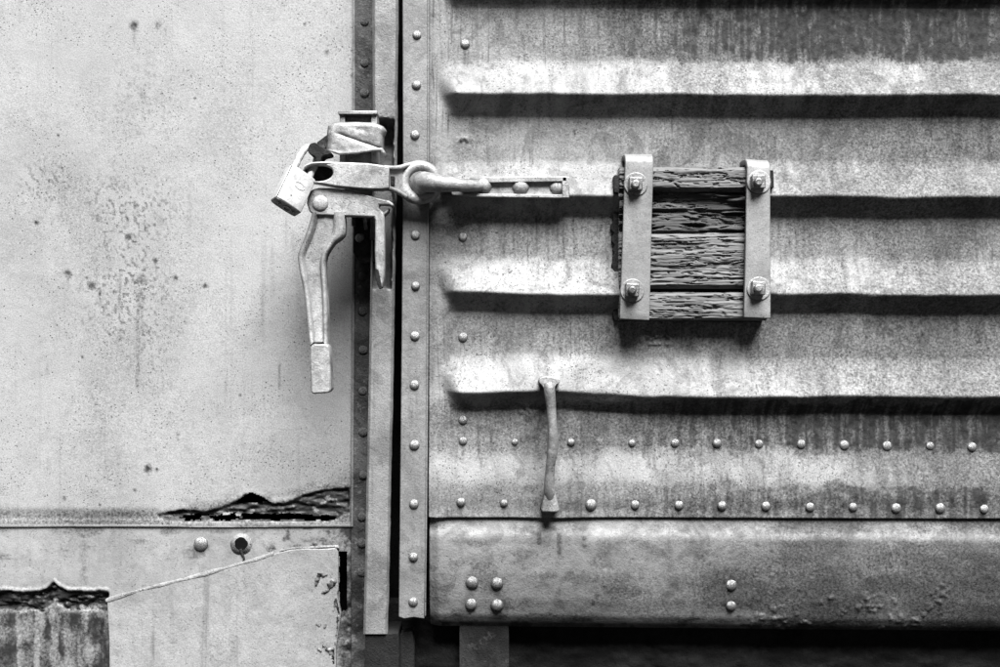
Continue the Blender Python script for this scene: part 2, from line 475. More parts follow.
def wall_g(u, v):
    x, y = pix(u, v, DW)
    g = np.zeros_like(x)
    for sx, sy, r, s_, l in SPOTS:
        rr = np.hypot(x - sx, y - sy) * (1 + .5 * (vn(x / 2.2 + sx, y / 2.2, 4) - .5))
        g = np.maximum(g, s_ * (1 - ss(r * .35, r * 1.5, rr)))
        g = np.maximum(g, .5 * s_ * np.exp(-((x - sx) / 1.5) ** 2) * ss(sy - 1, sy + 2, y) * (1 - ss(sy + l * .5, sy + l * 1.6, y)))
    for sx, y0, y1, w_, s_ in STREAKS:
        wx = sx + 1.5 * (vn(y / 18, sx, 9) - .5)
        g = np.maximum(g, s_ * np.exp(-((x - wx) / w_) ** 2) * ss(y0 - 4, y0 + 4, y) * (1 - ss(y1 - 18, y1 + 4, y)) * (.55 + .6 * vn(x / 1.6, y / 5, 21)))
    # peppered patches
    patch = (np.exp(-((x - 125) / 42) ** 2 - ((y - 285) / 75) ** 2) + .8 * np.exp(-((x - 45) / 32) ** 2 - ((y - 180) / 26) ** 2)
             + .6 * np.exp(-((x - 130) / 70) ** 2 - ((y - 205) / 30) ** 2) + .45 * np.exp(-((x - 140) / 40) ** 2 - ((y - 100) / 50) ** 2)
             + .3 * np.exp(-((x - 160) / 30) ** 2 - ((y - 350) / 60) ** 2))
    pep = ss(.60, .74, vn(x / 2.1, y / 2.6, 31)) * .8 + ss(.55, .8, fbm(x / 9, y / 16, 33, 3)) * .35
    g = np.maximum(g, np.clip(patch, 0, 1) * pep * .75)
    broad = (.20 * np.exp(-((x - 60) / 60) ** 2 - ((y - 210) / 60) ** 2) + .16 * np.exp(-((x - 120) / 55) ** 2 - ((y - 330) / 90) ** 2) + .14 * np.exp(-((x - 235) / 30) ** 2 - ((y - 150) / 70) ** 2)
             + .18 * np.exp(-((x - 95) / 22) ** 2 - ((y - 450) / 80) ** 2) + .12 * np.exp(-((x - 140) / 60) ** 2 - ((y - 90) / 40) ** 2))
    g = np.maximum(g, broad * ss(.28, .62, fbm(x / 26, y / 60, 36, 5)))
    # grey tide above the seam, thin rust line in it
    tide = ss(503, 517, y + 5 * (fbm(x / 30, y / 30, 41, 3) - .5)) * (1 - ss(523.5, 526, y)) * interp(x, [(0, .45), (60, .6), (100, .8), (150, .6), (175, .35), (350, .35)])
    g = np.maximum(g, tide)
    g = np.maximum(g, .85 * (ss(.5, .62, fbm(x / 10, y / 3, 44, 3)) * ss(518, 520, y) * (1 - ss(522, 524, y)) * ss(50, 60, x) * (1 - ss(100, 112, x))))
    t = trough(x, y)
    g = np.maximum(g, ss(-1.2, 0.6, t) * (1 - .5 * ss(.60, .70, fbm(x / 7, y / 4, 51, 3))))
    hx = x + 8 * (fbm(x / 14, y / 14, 56, 3) - .5)
    g = np.maximum(g, .62 * (1 - ss(0, 15, -t)) * ss(150, 166, hx) * ss(.30, .62, fbm(x / 11, y / 6, 55, 4)))
    g = np.maximum(g, .45 * ss(296, 346, hx - .35 * (500 - y)) * ss(462, 486, y) * (1 - ss(522, 526, y)))
    return g
def wall_hole(u, v):
    x, y = pix(u, v, DW)
    w_ = (fbm(x / 6, y / 6, 61, 3) - .5) * 5
    hump = (y > interp(x, [(228, 508), (238, 500), (250, 492), (258, 494), (272, 503), (276, 508)]) + w_ * .4) & (y < 503 + w_) & (x > 230) & (x < 275)
    strip = (y > interp(x, [(170, 519), (190, 515), (260, 513), (330, 516), (345, 519)]) + w_) & (y < 520.5 + w_ * .55) & (x > 178) & (x < 338) & (fbm(x / 16, y / 9, 63, 3) > .40)
    return hump | strip
us = dense(U(12, DW), U(353, DW), -420, U(353, DW), 1.25, 14)
vs = dense(V(12, DW), V(527, DW), -300, V(527, DW), 1.25, 14)
wall_sheet = heightgrid('wall_sheet', us, vs, wall_d, 'wall_paint', wall, wall_g, wall_hole)

# lower plate
DL = DW - 0.002
LT = [(-400, 592), (20, 591), (40, 591), (47, 588), (54, 581), (60, 587), (68, 591), (85, 592), (100, 590), (108, 592)]
def low_t(x, y):
    return y - interp(x, LT) - 3 * (fbm(x / 8, y / 8, 71, 3) - .5) - 300 * ss(108, 118, x)
def low_d(u, v):
    x, y = pix(u, v, DL)
    d = DL + 0.002 * (fbm(x / 60, y / 60, 72, 2) - .5)
    t = low_t(x, y)
    d = d + 0.0035 * np.exp(-((t + 1.5) / 1.6) ** 2)
    band = ss(0, 3, t) * (1 - ss(16, 24, t))
    d = d - ss(0, 3, t) * 0.006 - band * 0.010 * ss(.35, .7, fbm(x / 6, y / 3.5, 74, 4))
    d = d + band * .004 * ss(.6, .7, fbm(x / 14, y / 3, 75, 3))
    q = ss(334, 342, x) * ss(600, 612, y)
    d = d - q * .012 * fbm(x / 7, y / 7, 76, 4)
    return d
def low_g(u, v):
    x, y = pix(u, v, DL)
    t = low_t(x, y)
    wx = x + 9 * (fbm(x / 10, y / 14, 84, 4) - .5); wy = y + 22 * (fbm(x / 12, y / 12, 85, 4) - .5)
    band = ss(-.3, 1.5, t) * (1 - ss(17, 26, t))
    g = band * (1 - .35 * ss(.6, .7, fbm(x / 12, y / 3, 77, 3)))
    below = ss(15, 24, t) * (.30 + .45 * ss(.35, .65, fbm(wx / 6, wy / 60, 78, 5)) + .35 * ss(.4, .65, fbm(wx / 22, wy / 18, 81, 5)))
    g = np.maximum(g, below)
    g = np.maximum(g, .3 * np.exp(-((x - 84) / 3.5) ** 2) * ss(535, 545, y) * (1 - ss(580, 592, y)))
    g = np.maximum(g, .35 * (1 - ss(0, 9, -t)) * (t < 0) * (x < 112))
    # around bolt hole and the right end
    g = np.maximum(g, .75 * ss(.5, .66, fbm(x / 9, y / 7, 79, 4)) * ss(255, 275, x) * (1 - ss(330, 345, x)) * (y < 552))
    g = np.maximum(g, ss(330, 346, x) * (.45 + .5 * ss(.3, .7, fbm(x / 9, y / 9, 80, 3))))
    g = np.maximum(g, .4 * ss(.55, .7, fbm(x / 28, y / 10, 83, 4)) * (y < 560))
    return g
def low_hole(u, v):
    x, y = pix(u, v, DL)
    return (x > 339 + 1.5 * (vn(y / 5, x * 0, 2) - .5)) & (x < 346.5) & (y > 551) & (y < 611 + 4 * (vn(x / 3, y * 0, 6) - .5))
us = dense(U(12, DL), U(372, DL), -420, U(372, DL), 1.3, 14)
vs = dense(V(527.6, DL), V(655, DL), V(527.6, DL), 800, 1.3, 14)
heightgrid('lower_plate', us, vs, low_d, 'lower_paint', wall, low_g, low_hole)
prism('seam_strip', [(-380, 525.0), (60, 525.2), (190, 525.0), (300, 524.8), (351, 524.8), (351, 526.9), (-380, 526.9)], DW + .002, DW - .004, 'strip_paint', wall, 0.0008)

patch = prism('patch_plate', [(110, 760), (109, 640), (107, 600), (128, 594), (150, 588.5), (178, 581.5), (205, 575), (232, 567.5), (258, 560), (277, 553), (292, 549.5), (306, 548.5), (322, 549), (336, 548),
                              (338, 552), (338.5, 590), (337, 594), (341, 612), (339, 628), (336, 646), (336, 760)], DL + .008, DL - .002, 'patch_paint', wall, 0.0018)
bm = bmesh.new()
wp = [W(x, y, DL + .006) for x, y in [(106, 601), (128, 594), (150, 588), (178, 581), (205, 574), (232, 566.5), (258, 559), (274, 553.5)]]
wp = smooth_path(wp, 12)
add_tube(bm, wp, [S * (2.4 + .7 * math.sin(i * .23) * math.sin(i * .071 + 1) + R.uniform(-.22, .22)) for i in range(len(wp))], 10, False, (Vector((0, 1, 0)), .62))
done(bm, 'weld_bead', 'weld', patch)
bm = bmesh.new()
wp = smooth_path([W(x, y, DL + .005) for x, y in [(280, 551), (292, 548.5), (312, 547.5), (335, 546.5), (338, 548)]], 7)
add_tube(bm, wp, [S * 1.3 * (1 + R.uniform(-.4, .5)) for _ in wp], 7)
done(bm, 'weld_bead', 'weld', patch)
# flaked corner of the patch
def scab_m(x, y):
    return fbm(x / 9, y / 11, 401, 4) + .28 * np.exp(-((x - 331) / 6) ** 2 - ((y - 584) / 7) ** 2) + .30 * ss(322, 340, x - .10 * (y - 600)) * ss(588, 600, y) - .12
def scab_d(u, v):
    x, y = pix(u, v, DL + .008)
    return DL + .0075 + .004 * ss(.5, .62, scab_m(x, y)) + .004 * (fbm(x / 4, y / 4, 402, 3) - .5)
def scab_g(u, v):
    x, y = pix(u, v, DL + .008)
    return .35 + .7 * ss(.35, .65, fbm(x / 5, y / 5, 403, 3))
def scab_h(u, v):
    x, y = pix(u, v, DL + .008)
    return (scab_m(x, y) < .51) | (x > interp(y, [(590, 337), (594, 336), (612, 340), (628, 338), (646, 335), (700, 335)]))
heightgrid('rust_scab', np.arange(U(316, DL), U(342, DL), 1.0), np.arange(V(572, DL), V(690, DL), 1.0), scab_d, 'lower_paint', patch, scab_g, scab_h)
rivet(201, 544, 7.2, DL + .001, wall, 'rivet_paint', 'bolt_head', .8)
# bolt hole with a washer-like ring of bare metal
bm = bmesh.new()
wr = random.Random(2)
add_prism(bm, chaikin([(241 + 11 * math.cos(t * math.tau / 22) * wr.uniform(.96, 1.04), 544 + 10.5 * math.sin(t * math.tau / 22) * wr.uniform(.96, 1.04)) for t in range(22)], 2), DL + .0018, DL - .003)
done(bm, 'washer', 'weld', wall)
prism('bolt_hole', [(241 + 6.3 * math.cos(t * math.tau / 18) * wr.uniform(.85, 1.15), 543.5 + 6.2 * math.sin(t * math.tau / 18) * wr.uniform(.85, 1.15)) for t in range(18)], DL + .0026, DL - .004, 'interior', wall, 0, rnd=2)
bm = bmesh.new()
wp = smooth_path([W(x, y, DL + .003) for x, y in [(240.5, 549), (242, 554), (244, 558), (243, 562)]], 4)
add_tube(bm, wp, [S * 1.6 * (1 - .5 * i / len(wp)) for i in range(len(wp))], 7, False, (Vector((0, 1, 0)), .6))
done(bm, 'rust_drip', 'rust', wall)
# hidden inside
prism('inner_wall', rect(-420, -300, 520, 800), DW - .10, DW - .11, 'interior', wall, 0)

# riveted angle beside the post
angle = prism('edge_angle', [(352.5, -260), (353, 100), (352, 330), (351, 528), (351, 760), (376, 760), (376, -260)], DW + .010, DW - .03, 'angle_paint', wall, .0015)
prism('angle_lip', [(352.3, -260), (352.8, 100), (351.8, 330), (350.8, 527), (353.2, 527), (354.2, 330), (355, 100), (354.4, -260)], DW + .0135, DW + .008, 'strip_paint', angle, .001)
for y in [-60, -20, 22, 63, 93, 276, 311, 350, 391, 432, 475, 517, 543, 572, 700]:
    rivet(363 + (1.5 if y < 100 else 0) - (1.0 if y > 500 else 0), y, 4.9, DW + .010, angle, 'rivet_old', h=.8)
# post
def post_r(y): return float(np.interp(y, [-300, 20, 130, 400, 632, 800], [399, 398, 397, 392.5, 387.5, 384]))
def post_l(y): return float(np.interp(y, [-300, 20, 130, 400, 632, 800], [373, 372.5, 373, 368.5, 363.5, 360]))
DP = 0.012
def post_mesh():
    ys = np.unique(np.concatenate([np.linspace(-280, 634, 150), np.linspace(112, 296, 110)])); ts = np.linspace(0, 1, 34)
    TT, YY = np.meshgrid(ts, ys)
    wob = (fbm(YY / 14, TT * 0 + 3, 91, 3) - .5) * 1.2
    lo = np.vectorize(post_l)(YY); hi = np.vectorize(post_r)(YY) + wob
    X = lo + (hi - lo) * TT
    edge = np.minimum(TT, 1 - TT)
    d = DP - .006 * (1 - ss(0, .10, edge)) + .003 * (fbm(X / 25, YY / 60, 92, 3) - .5)
    wy = 5 * (fbm(X / 6, YY / 9, 93, 3) - .5); wx = .05 * (vn(YY / 4, YY * 0, 94) - .5)
    d = d - .055 * ss(117, 131, YY + wy) * (1 - ss(286, 289, YY + wy * .5)) * (1 - ss(.84, .90, TT + wx)) * ss(.06, .12, TT)
    return X, YY, d
def grid_from(name, X, Y, d, mat, parent, back, cap=False):
    nv, nu = X.shape
    bm = bmesh.new()
    vv = [[bm.verts.new(W(X[j, i], Y[j, i], d[j, i])) for i in range(nu)] for j in range(nv)]
    for j in range(nv - 1):
        for i in range(nu - 1): bm.faces.new((vv[j][i], vv[j + 1][i], vv[j + 1][i + 1], vv[j][i + 1]))
    per = vv[0][:] + [r[-1] for r in vv[1:]] + vv[-1][-2::-1] + [r[0] for r in vv[-2:0:-1]]
    sk = [bm.verts.new((p.co.x, -back, p.co.z)) for p in per]
    for i in range(len(per)):
        j = (i + 1) % len(per)
        bm.faces.new((per[i], per[j], sk[j], sk[i]))
    if cap: bm.faces.new(sk)
    return sharp(done(bm, name, mat, parent), 50)
X, Y, d = post_mesh()
post = grid_from('door_post', X, Y, d, 'post_paint', wall, DP - .020)
prism('post_foot', [(365, 634), (398, 633), (399, 648), (399, 700), (364, 700)], DP - .006, DW, 'beam', post, .002)

# ================================================================== BOXCAR DOOR (right)
door = empty('boxcar_door', W(700, 760, 0), 'ribbed grey steel boxcar door with rivet rows and a plain bottom rail', 'boxcar door')
A = 0.041
ROW = [(465, 44, 4.6), (463, 237, 4.6), (463, 337, 4.6), (463, 420, 4.4), (463, 441, 4.4), (515, 442, 3.4)]
ROW += [(571, 442, 4.2), (632, 443, 4.2), (675, 443, 4.2), (717, 443, 4.4), (759, 444, 4.6), (801, 444, 4.6), (844, 445, 4.6), (887, 446, 4.6), (930, 446, 4.6), (972, 447, 4.6)]
ROW += [(1015 + 43 * k, 448, 4.6) for k in range(8)]
ROW += [(461, 502, 4.6), (504, 503, 4.2), (591, 504.5, 6.3), (635, 504.5, 4.8), (679, 505, 4.8), (722, 505.5, 4.8), (766, 506, 4.8), (810, 507, 4.8), (853, 507, 4.8), (896, 508, 4.8), (940, 508, 4.8)]
ROW += [(984 + 43.5 * k, 509, 4.8) for k in range(8)]
ROW0 = [q for q in ROW if q[0] < 1000]
RIBS = [(-20, 448, [(440, -20), (1500, -19)]), (93, 449, [(440, 92), (600, 93), (800, 93), (1500, 94)]), (195, 449, [(440, 195), (1500, 196)]),
        (292, 449, [(440, 292), (600, 293), (1500, 295)]), (392, 452, [(440, 391), (540, 390), (590, 392), (640, 396), (700, 396.5), (760, 395), (1500, 397)])]
def door_d(u, v):
    d = 0.0025 * (fbm(u / 90, v / 60, 101, 3) - .5)
    for yc, x0, line in RIBS:
        vc = CY + (interp(u, [(CX + (p[0] - CX) * (D - A) / D, p[1]) for p in line]) - CY) * (D - A) / D
        vc = vc + 2.2 * (vn(u / 60, u * 0 + yc, 102) - .5) + 1.0 * (vn(u / 17, u * 0 + yc, 103) - .5)
        t = v - vc
        # upper slope, rounded crest, underside
        up = .6 * np.clip((t + 37) / 37, 0, 1) ** 1.45 + .4 * ss(-38, 8, t)
        dn = 1 - np.clip((t - 0) / 20, 0, 1)
        dn = dn - .10 * np.exp(-((t - 16) / 4.0) ** 2) * 0
        h = np.minimum(up, dn)
        k = .10
        hh = np.clip(.5 + .5 * (dn - up) / k, 0, 1)
        h = dn * (1 - hh) + up * hh - k * hh * (1 - hh)
        tap = ss(x0 - 10, x0 + 10, u + np.clip(-t * .25, -3, 4))
        if yc in (195, 292): tap = tap * (1 - ss(626, 634, u) * (1 - ss(752, 760, u)))   # the sheet is flattened behind the block
        d = d + A * np.clip(h, 0, 1) * tap * (1 + .16 * (fbm(u / 45, v / 30, 104, 3) - .5))
    # soft bulge over the lower rivet line
    d = d + .010 * ss(446, 488, v) - .004 * ss(495, 512, v)
    # beaded edge next to the strip, pressed columns
    d = d + .005 * ss(428, 437, u) - .004 * ss(440, 452, u)
    d = d + .0022 * np.exp(-((u - 479) / 2.5) ** 2) * (ss(100, 112, v) * (1 - ss(160, 172, v)) + (v < 66))
    # dents
    d = d - .010 * np.exp(-((u - 688) / 9) ** 2 - ((v - 352) / 11) ** 2)
    d = d + .004 * np.exp(-((u - 700) / 7) ** 2 - ((v - 366) / 16) ** 2)
    d = d + .0025 * np.sin((u - 700) / 3.2) * np.exp(-((u - 712) / 20) ** 2 - ((v - 368) / 14) ** 2)
    d = d - .004 * np.exp(-((u - 595) / 40) ** 2 - ((v - 392) / 8) ** 2)
    d = d + .0045 * np.exp(-((u - 840) / 5) ** 2 - ((v - 93) / 4) ** 2) - .004 * np.exp(-((u - 903) / 6) ** 2 - ((v - 92) / 5) ** 2)
    d = d - .004 * np.exp(-((u - 868) / 8) ** 2 - ((v - 292) / 5) ** 2)
    # scab of lumps
    for sx, sy, r in ((463, 141, 7), (527, 412, 7), (646, 338, 12), (664, 340, 9)):
        d = d + .006 * np.exp(-((u - sx) / r) ** 2 - ((v - sy) / r) ** 2) * (ss(.4, .7, fbm(u / 4, v / 4, 107, 3)))
    # bottom hem wavers
    return d
def door_g(u, v):
    x, y = u, v
    # dirt washed down the sheet: denser to the right and up, broken in runs
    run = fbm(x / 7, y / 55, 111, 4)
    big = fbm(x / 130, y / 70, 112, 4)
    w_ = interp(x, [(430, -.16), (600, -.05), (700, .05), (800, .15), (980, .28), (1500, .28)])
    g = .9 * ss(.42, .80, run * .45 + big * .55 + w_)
    # darker bands on the webs between the ribs, with ragged ends
    def band(y0, y1, s_, xs):
        wy = 22 * (fbm(x / 22, y / 16, 113, 5) - .5)
        return s_ * ss(y0 - 3, y0 + 6, y + wy) * (1 - ss(y1 - 14, y1 + 6, y + wy)) * interp(x, xs) * (.62 + .38 * ss(.3, .7, fbm(x / 3.2, y / 34, 114, 4)) + .22 * ss(.35, .65, fbm(x / 9, y / 8, 115, 5)))
    g = g * .62
    g = np.maximum(g, band(-60, 66, 1.2, [(430, .1), (560, .35), (640, .6), (760, .85), (860, 1), (1000, 1)]))
    g = np.maximum(g, band(112, 166, .7, [(430, .15), (600, .3), (700, .5), (860, .55), (930, 1), (1000, 1)]))
    g = np.maximum(g, band(210, 262, .6, [(430, .6), (600, .55), (700, .6), (1000, .7)]))
    g = np.maximum(g, band(310, 356, .7, [(430, .45), (600, .75), (700, .7), (880, .75), (1000, 1)]))
    g = np.maximum(g, band(398, 458, 1.0, [(430, .4), (520, .5), (620, .6), (760, .9), (1000, 1)]))
    g = np.maximum(g, band(482, 530, .85, [(430, .25), (600, .45), (720, .8), (1000, 1)]))
    # dark rubbed stains
    for sx, sy, rx, ry, s_ in ((500, 430, 30, 12, .5), (905, 488, 22, 5, .95), (468, 45, 9, 22, .4), (463, 150, 12, 25, .35), (660, 335, 34, 14, .6), (880, 345, 60, 18, .5), (560, 345, 40, 6, .45), (640, 350, 25, 10, .4)):
        q = ((x - sx) / rx) ** 2 + ((y - sy) / ry) ** 2
        g = np.maximum(g, s_ * np.exp(-q) * (.5 + .8 * fbm(x / 8, y / 8, 116, 4)))
    for sx, sy, r_ in ROW0:
        q = np.hypot(x - sx, (y - sy - 1) * .85)
        g = np.maximum(g, .5 * np.exp(-(q / 7.5) ** 2) * (.3 + 1.0 * fbm(x / 4 + sx, y / 5, 118, 3)))
        ln = 10 + (sx * 7.3 + sy * 3.1) % 26
        g = np.maximum(g, .6 * np.exp(-((x - sx - 1.6 * (vn(y / 7, x * 0 + sx, 8) - .5)) / 1.9) ** 2) * ss(sy, sy + 4, y) * (1 - ss(sy + ln * .4, sy + ln, y)))
    # thin runs
    for sx, y0, y1, s_ in ((560, 310, 356, .7), (570, 310, 330, .6), (592, 310, 332, .7), (573, 215, 235, .8), (601, 215, 232, .7), (576, 118, 150, .3), (574, 130, 137, .9), (852, 140, 150, 1), (880, 312, 320, .7),
                           (682, 322, 352, .6), (487, 118, 160, .45), (510, 118, 142, .4), (548, 216, 246, .5), (620, 118, 150, .4), (655, 118, 158, .35), (700, 118, 140, .45), (735, 118, 150, .4), (790, 218, 250, .55), (815, 218, 240, .5), (842, 218, 258, .45), (908, 218, 244, .5), (945, 218, 256, .45), (480, 315, 345, .5), (515, 315, 338, .45), (790, 318, 345, .55), (830, 318, 350, .5), (918, 318, 342, .5), (600, 412, 438, .6), (655, 412, 470, .5), (700, 412, 436, .6), (742, 412, 465, .5), (823, 412, 440, .6), (866, 412, 472, .5), (912, 412, 438, .6), (878, 22, 64, .6), (893, 22, 60, .5), (940, 25, 60, .5), (866, 350, 360, .9), (880, 353, 362, .9), (896, 352, 363, .9)):
        g = np.maximum(g, s_ * np.exp(-((x - sx - 2 * (vn(y / 9, x * 0 + sx, 7) - .5)) / 1.5) ** 2) * ss(y0 - 3, y0 + 2, y) * (1 - ss(y1 - 4, y1 + 3, y)))
    return g
us = dense(429, 992, 429, 1480, 1.35, 12)
vs = dense(8, 517, -300, 517, 1.2, 8)
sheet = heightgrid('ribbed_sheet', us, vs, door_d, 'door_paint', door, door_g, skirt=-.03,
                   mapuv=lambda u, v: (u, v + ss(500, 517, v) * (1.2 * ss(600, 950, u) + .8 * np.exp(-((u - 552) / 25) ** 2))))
def dd(px, py):          # sheet depth under a photo pixel
    d_ = 0.0
    for _ in range(4): d_ = float(door_d(np.array([U(px, d_)]), np.array([V(py, d_)]))[0])
    return d_
for x, y, r in ROW:
    rivet(x, y, r, dd(x, y), sheet, 'rivet_paint')
# vertical strip
strip = prism('edge_strip', [(402.5, -260), (402.5, 20), (403, 160), (401.5, 350), (400, 500), (398.5, 617), (404, 619), (414, 617.5), (424.5, 619), (427, 500), (428, 350), (428.3, 160), (429.3, 20), (429.5, -260)],
              .010, -.02, 'strip_paint', door, .0018)
for x, y in [(418, -66), (417.5, -16), (417, 35), (416.5, 85), (415, 135), (415.5, 235), (415.5, 286), (415, 336), (414.5, 385), (414.5, 445), (414, 504), (413.5, 557), (413, 602)]:
    rivet(x, y, 4.9, .010, strip, 'rivet_paint')
prism('strip_edge', [(427.6, -260), (427.4, 160), (426.6, 350), (425.6, 500), (424.6, 616), (425.8, 616), (427, 500), (428.2, 350), (429, 160), (429.4, -260)], .013, .006, 'post_paint', strip, .0008)

# bottom rail
def rail_prof(v, u):
    top = 517.5 + (u - 430) * .003
    q = v - top
    d = interp(q, [(0, .000), (4, .002), (9, .005), (13, .010), (16, .0135), (20, .0150), (30, .0152), (55, .0125), (80, .005), (98, -.005), (106, -.016), (112, -.03)])
    return d
def rail_d(u, v):
    d = 0
    for o_ in (-2, -1, 0, 1, 2): d = d + rail_prof(v + o_, u) / 5
    left = ss(428, 440, u)
    d = d - .012 * (1 - left)
    d = d + .002 * (fbm(u / 70, v / 40, 121, 3) - .5) - .003 * np.exp(-((u - 555) / 30) ** 2) * (1 - ss(518, 530, v))
    sc = ss(700, 800, u) * (1 - ss(940, 980, u)) * ss(560, 580, v) + .6 * np.exp(-((u - 870) / 40) ** 2 - ((v - 588) / 18) ** 2)
    d = d + .0028 * ss(.60, .72, fbm(u / 5.5, v / 4.5, 123, 3)) * np.clip(sc, 0, 1) * ss(.5, .62, fbm(u / 26, v / 20, 124, 2))
    for sx, y0, y1 in ((539, 528, 543), (559, 530, 553), (584, 532, 546), (756, 525, 544), (770, 531, 550), (604, 566, 586), (888, 540, 565), (725, 572, 604)):
        d = d + .003 * np.exp(-((u - sx) / 1.4) ** 2) * ss(y0, y0 + 3, v) * (1 - ss(y1 - 3, y1, v))
    return d
def rail_g(u, v):
    g = .80 * ss(.45, .85, fbm(u / 90, v / 45, 131, 5) + interp(u, [(430, -.18), (600, -.06), (700, .08), (800, .26), (1000, .42), (1500, .42)]))  # right-end darkening puts the fall-off of light into the colour
    g = np.maximum(g, .55 * ss(.48, .68, fbm(u / 20, v / 12, 132, 4)) * interp(u, [(430, .8), (560, .6), (1000, .8)]))
    g = g * (1 - .6 * ss(530, 533, v) * (1 - ss(536, 540, v)))
    g = np.maximum(g, .8 * ss(.55, .68, fbm(u / 12, v / 5, 133, 4)) * ss(606, 618, v))
    for sx, y0, y1 in ((539, 528, 543), (559, 530, 553), (584, 532, 540), (584, 541, 545), (593, 596, 606), (597, 590, 600)):
        g = np.maximum(g, .8 * np.exp(-((u - sx) / 2.2) ** 2) * ss(y0, y0 + 3, v) * (1 - ss(y1 - 3, y1, v)))
    return g
us = dense(429.5, 992, 429.5, 1480, 1.4, 12)
vs = np.linspace(517.8, 629.5, 85)
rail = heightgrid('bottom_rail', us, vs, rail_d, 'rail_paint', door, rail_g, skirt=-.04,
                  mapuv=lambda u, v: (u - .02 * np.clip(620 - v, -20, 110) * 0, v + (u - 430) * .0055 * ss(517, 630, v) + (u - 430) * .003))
for x, y, r in [(472, 582.5, 6.3), (497, 583, 6.3), (471, 604, 6.3), (497, 605, 6.3), (731, 585, 5.6), (731, 605.5, 5.6)]:
    dr = float(rail_d(np.array([U(x, .012)]), np.array([V(y, .012)]))[0])
    rivet(x, y, r, dr, rail, 'rivet_grey')
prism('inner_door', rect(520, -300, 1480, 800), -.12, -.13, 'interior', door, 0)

# ================================================================== UNDERFRAME
under = empty('underframe', W(700, 790, -.05), 'black steel beam with a grey bracket under the door bottom rail', 'beam')
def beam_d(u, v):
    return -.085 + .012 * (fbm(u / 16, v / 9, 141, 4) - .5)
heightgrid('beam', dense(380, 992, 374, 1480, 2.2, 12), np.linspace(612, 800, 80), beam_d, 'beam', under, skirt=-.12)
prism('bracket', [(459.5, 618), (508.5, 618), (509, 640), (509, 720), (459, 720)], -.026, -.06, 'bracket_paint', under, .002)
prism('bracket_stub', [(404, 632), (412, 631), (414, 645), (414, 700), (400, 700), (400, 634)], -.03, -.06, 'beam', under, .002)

# ================================================================== WOODEN BUMPER
bump = empty('wooden_bumper', W(696, 322, .03), 'weathered plank block held by two bolted steel straps on the ribbed door', 'wood block')
def plank(y0, y1, d0, seed, mat, top_r=3, cut=0, xl=620, xr=768):
    vs_ = np.linspace(V(y0, d0), V(y1, d0), int((y1 - y0) / .55)); us_ = np.linspace(U(xl, d0), U(xr, d0), 210)
    def df(u, v):
        q = np.minimum(v - vs_[0], vs_[-1] - v)
        edge = .010 * (1 - ss(0, top_r, q + 1.2 * (fbm(u / 25, v / 3, seed + 3, 2) - .5)))
        kx, ky = 655 + (seed * 37) % 75, vs_[0] + (vs_[-1] - vs_[0]) * .55
        kd = np.hypot((u - kx) / 2.2, v - ky)
        vv = v + 2.6 * (fbm(u / 45, v / 22, seed + 7, 3) - .5) + 3.0 * np.sign(v - ky) * np.exp(-(kd / 5) ** 2)
        r1 = np.abs(2 * fbm(u / 60, vv / 4.6, seed, 5) - 1)
        crack = (1 - ss(0.0, .05, r1)) * ss(.46, .58, fbm(u / 18, vv / 6, seed + 11, 2))
        fine = fbm(u / 22, vv / 0.9, seed + 1, 3)
        chip = ss(.62, .74, fbm(u / 9, vv / 1.7, seed + 2, 3))
        hill = fbm(u / 50, vv / 12, seed + 5, 2)
        return d0 + .004 * (hill - .5) - edge - .008 * crack - .0032 * chip + .0035 * (fine - .5) - .004 * np.exp(-(kd / 2.2) ** 2) - cut * ss(.42, .6, fbm(u / 45, vv / 5, seed + 9, 3))
    return heightgrid('plank', us_, vs_, df, mat, bump, skirt=-.004)
plank(166.5, 191, .050, 201, 'old_wood', 4)
plank(190.5, 212, .042, 215, 'old_wood_dark', 4, .014)
plank(211, 234, .041, 231, 'old_wood_dark', 4, .016)
plank(232, 288.5, .047, 245, 'old_wood', 4, .004)
plank(292, 320.5, .048, 263, 'old_wood', 3, .002)
# rust plate behind, ragged at the left
rv = random.Random(3)
pl = [(613 + rv.uniform(-2.5, 2), y) for y in range(205, 322, 4)]
prism('rust_plate', [(780 - 20, 200), (760, 322)][::1] + pl[::-1], .012, .002, 'rust', bump, .001)
def strap(tl, tr, bl, br, d_f):
    # front leg with a rolled top that returns to the door, one bent bar
    n = 26; ts = np.linspace(0, 1, n)
    bm = bmesh.new(); rows = []
    prof = []
    for t in ts: prof.append((t, 0.0))
    path = [(-.055, -.060), (-.055, -.035), (-.048, -.016), (-.030, -.005), (-.010, -.0008)] + [(t, 0.0) for t in np.linspace(0, 1, 22)]
    for t, off in path:
        y_l = tl[1] + (bl[1] - tl[1]) * (t + .055) / 1.055; y_r = tr[1] + (br[1] - tr[1]) * (t + .055) / 1.055
        x_l = tl[0] + (bl[0] - tl[0]) * max(t, 0); x_r = tr[0] + (br[0] - tr[0]) * max(t, 0)
        row = []
        for k in range(7):
            f = k / 6
            p = W(x_l + (x_r - x_l) * f, y_l + (y_r - y_l) * f, d_f)
            p.y += -off + .0006 * math.sin(9 * t + 5 * f)
            row.append(bm.verts.new(p))
        rows.append(row)
    for a_, b_ in zip(rows, rows[1:]):
        for k in range(6): bm.faces.new((a_[k], b_[k], b_[k + 1], a_[k + 1]))
    o = done(bm, 'strap', 'strap_paint', bump)
    s_ = o.modifiers.new('solid', 'SOLIDIFY'); s_.thickness = .011; s_.offset = 0
    bevel(o, .0018, 2, 50)
    return o
DS = .057; DN = DS + .0055
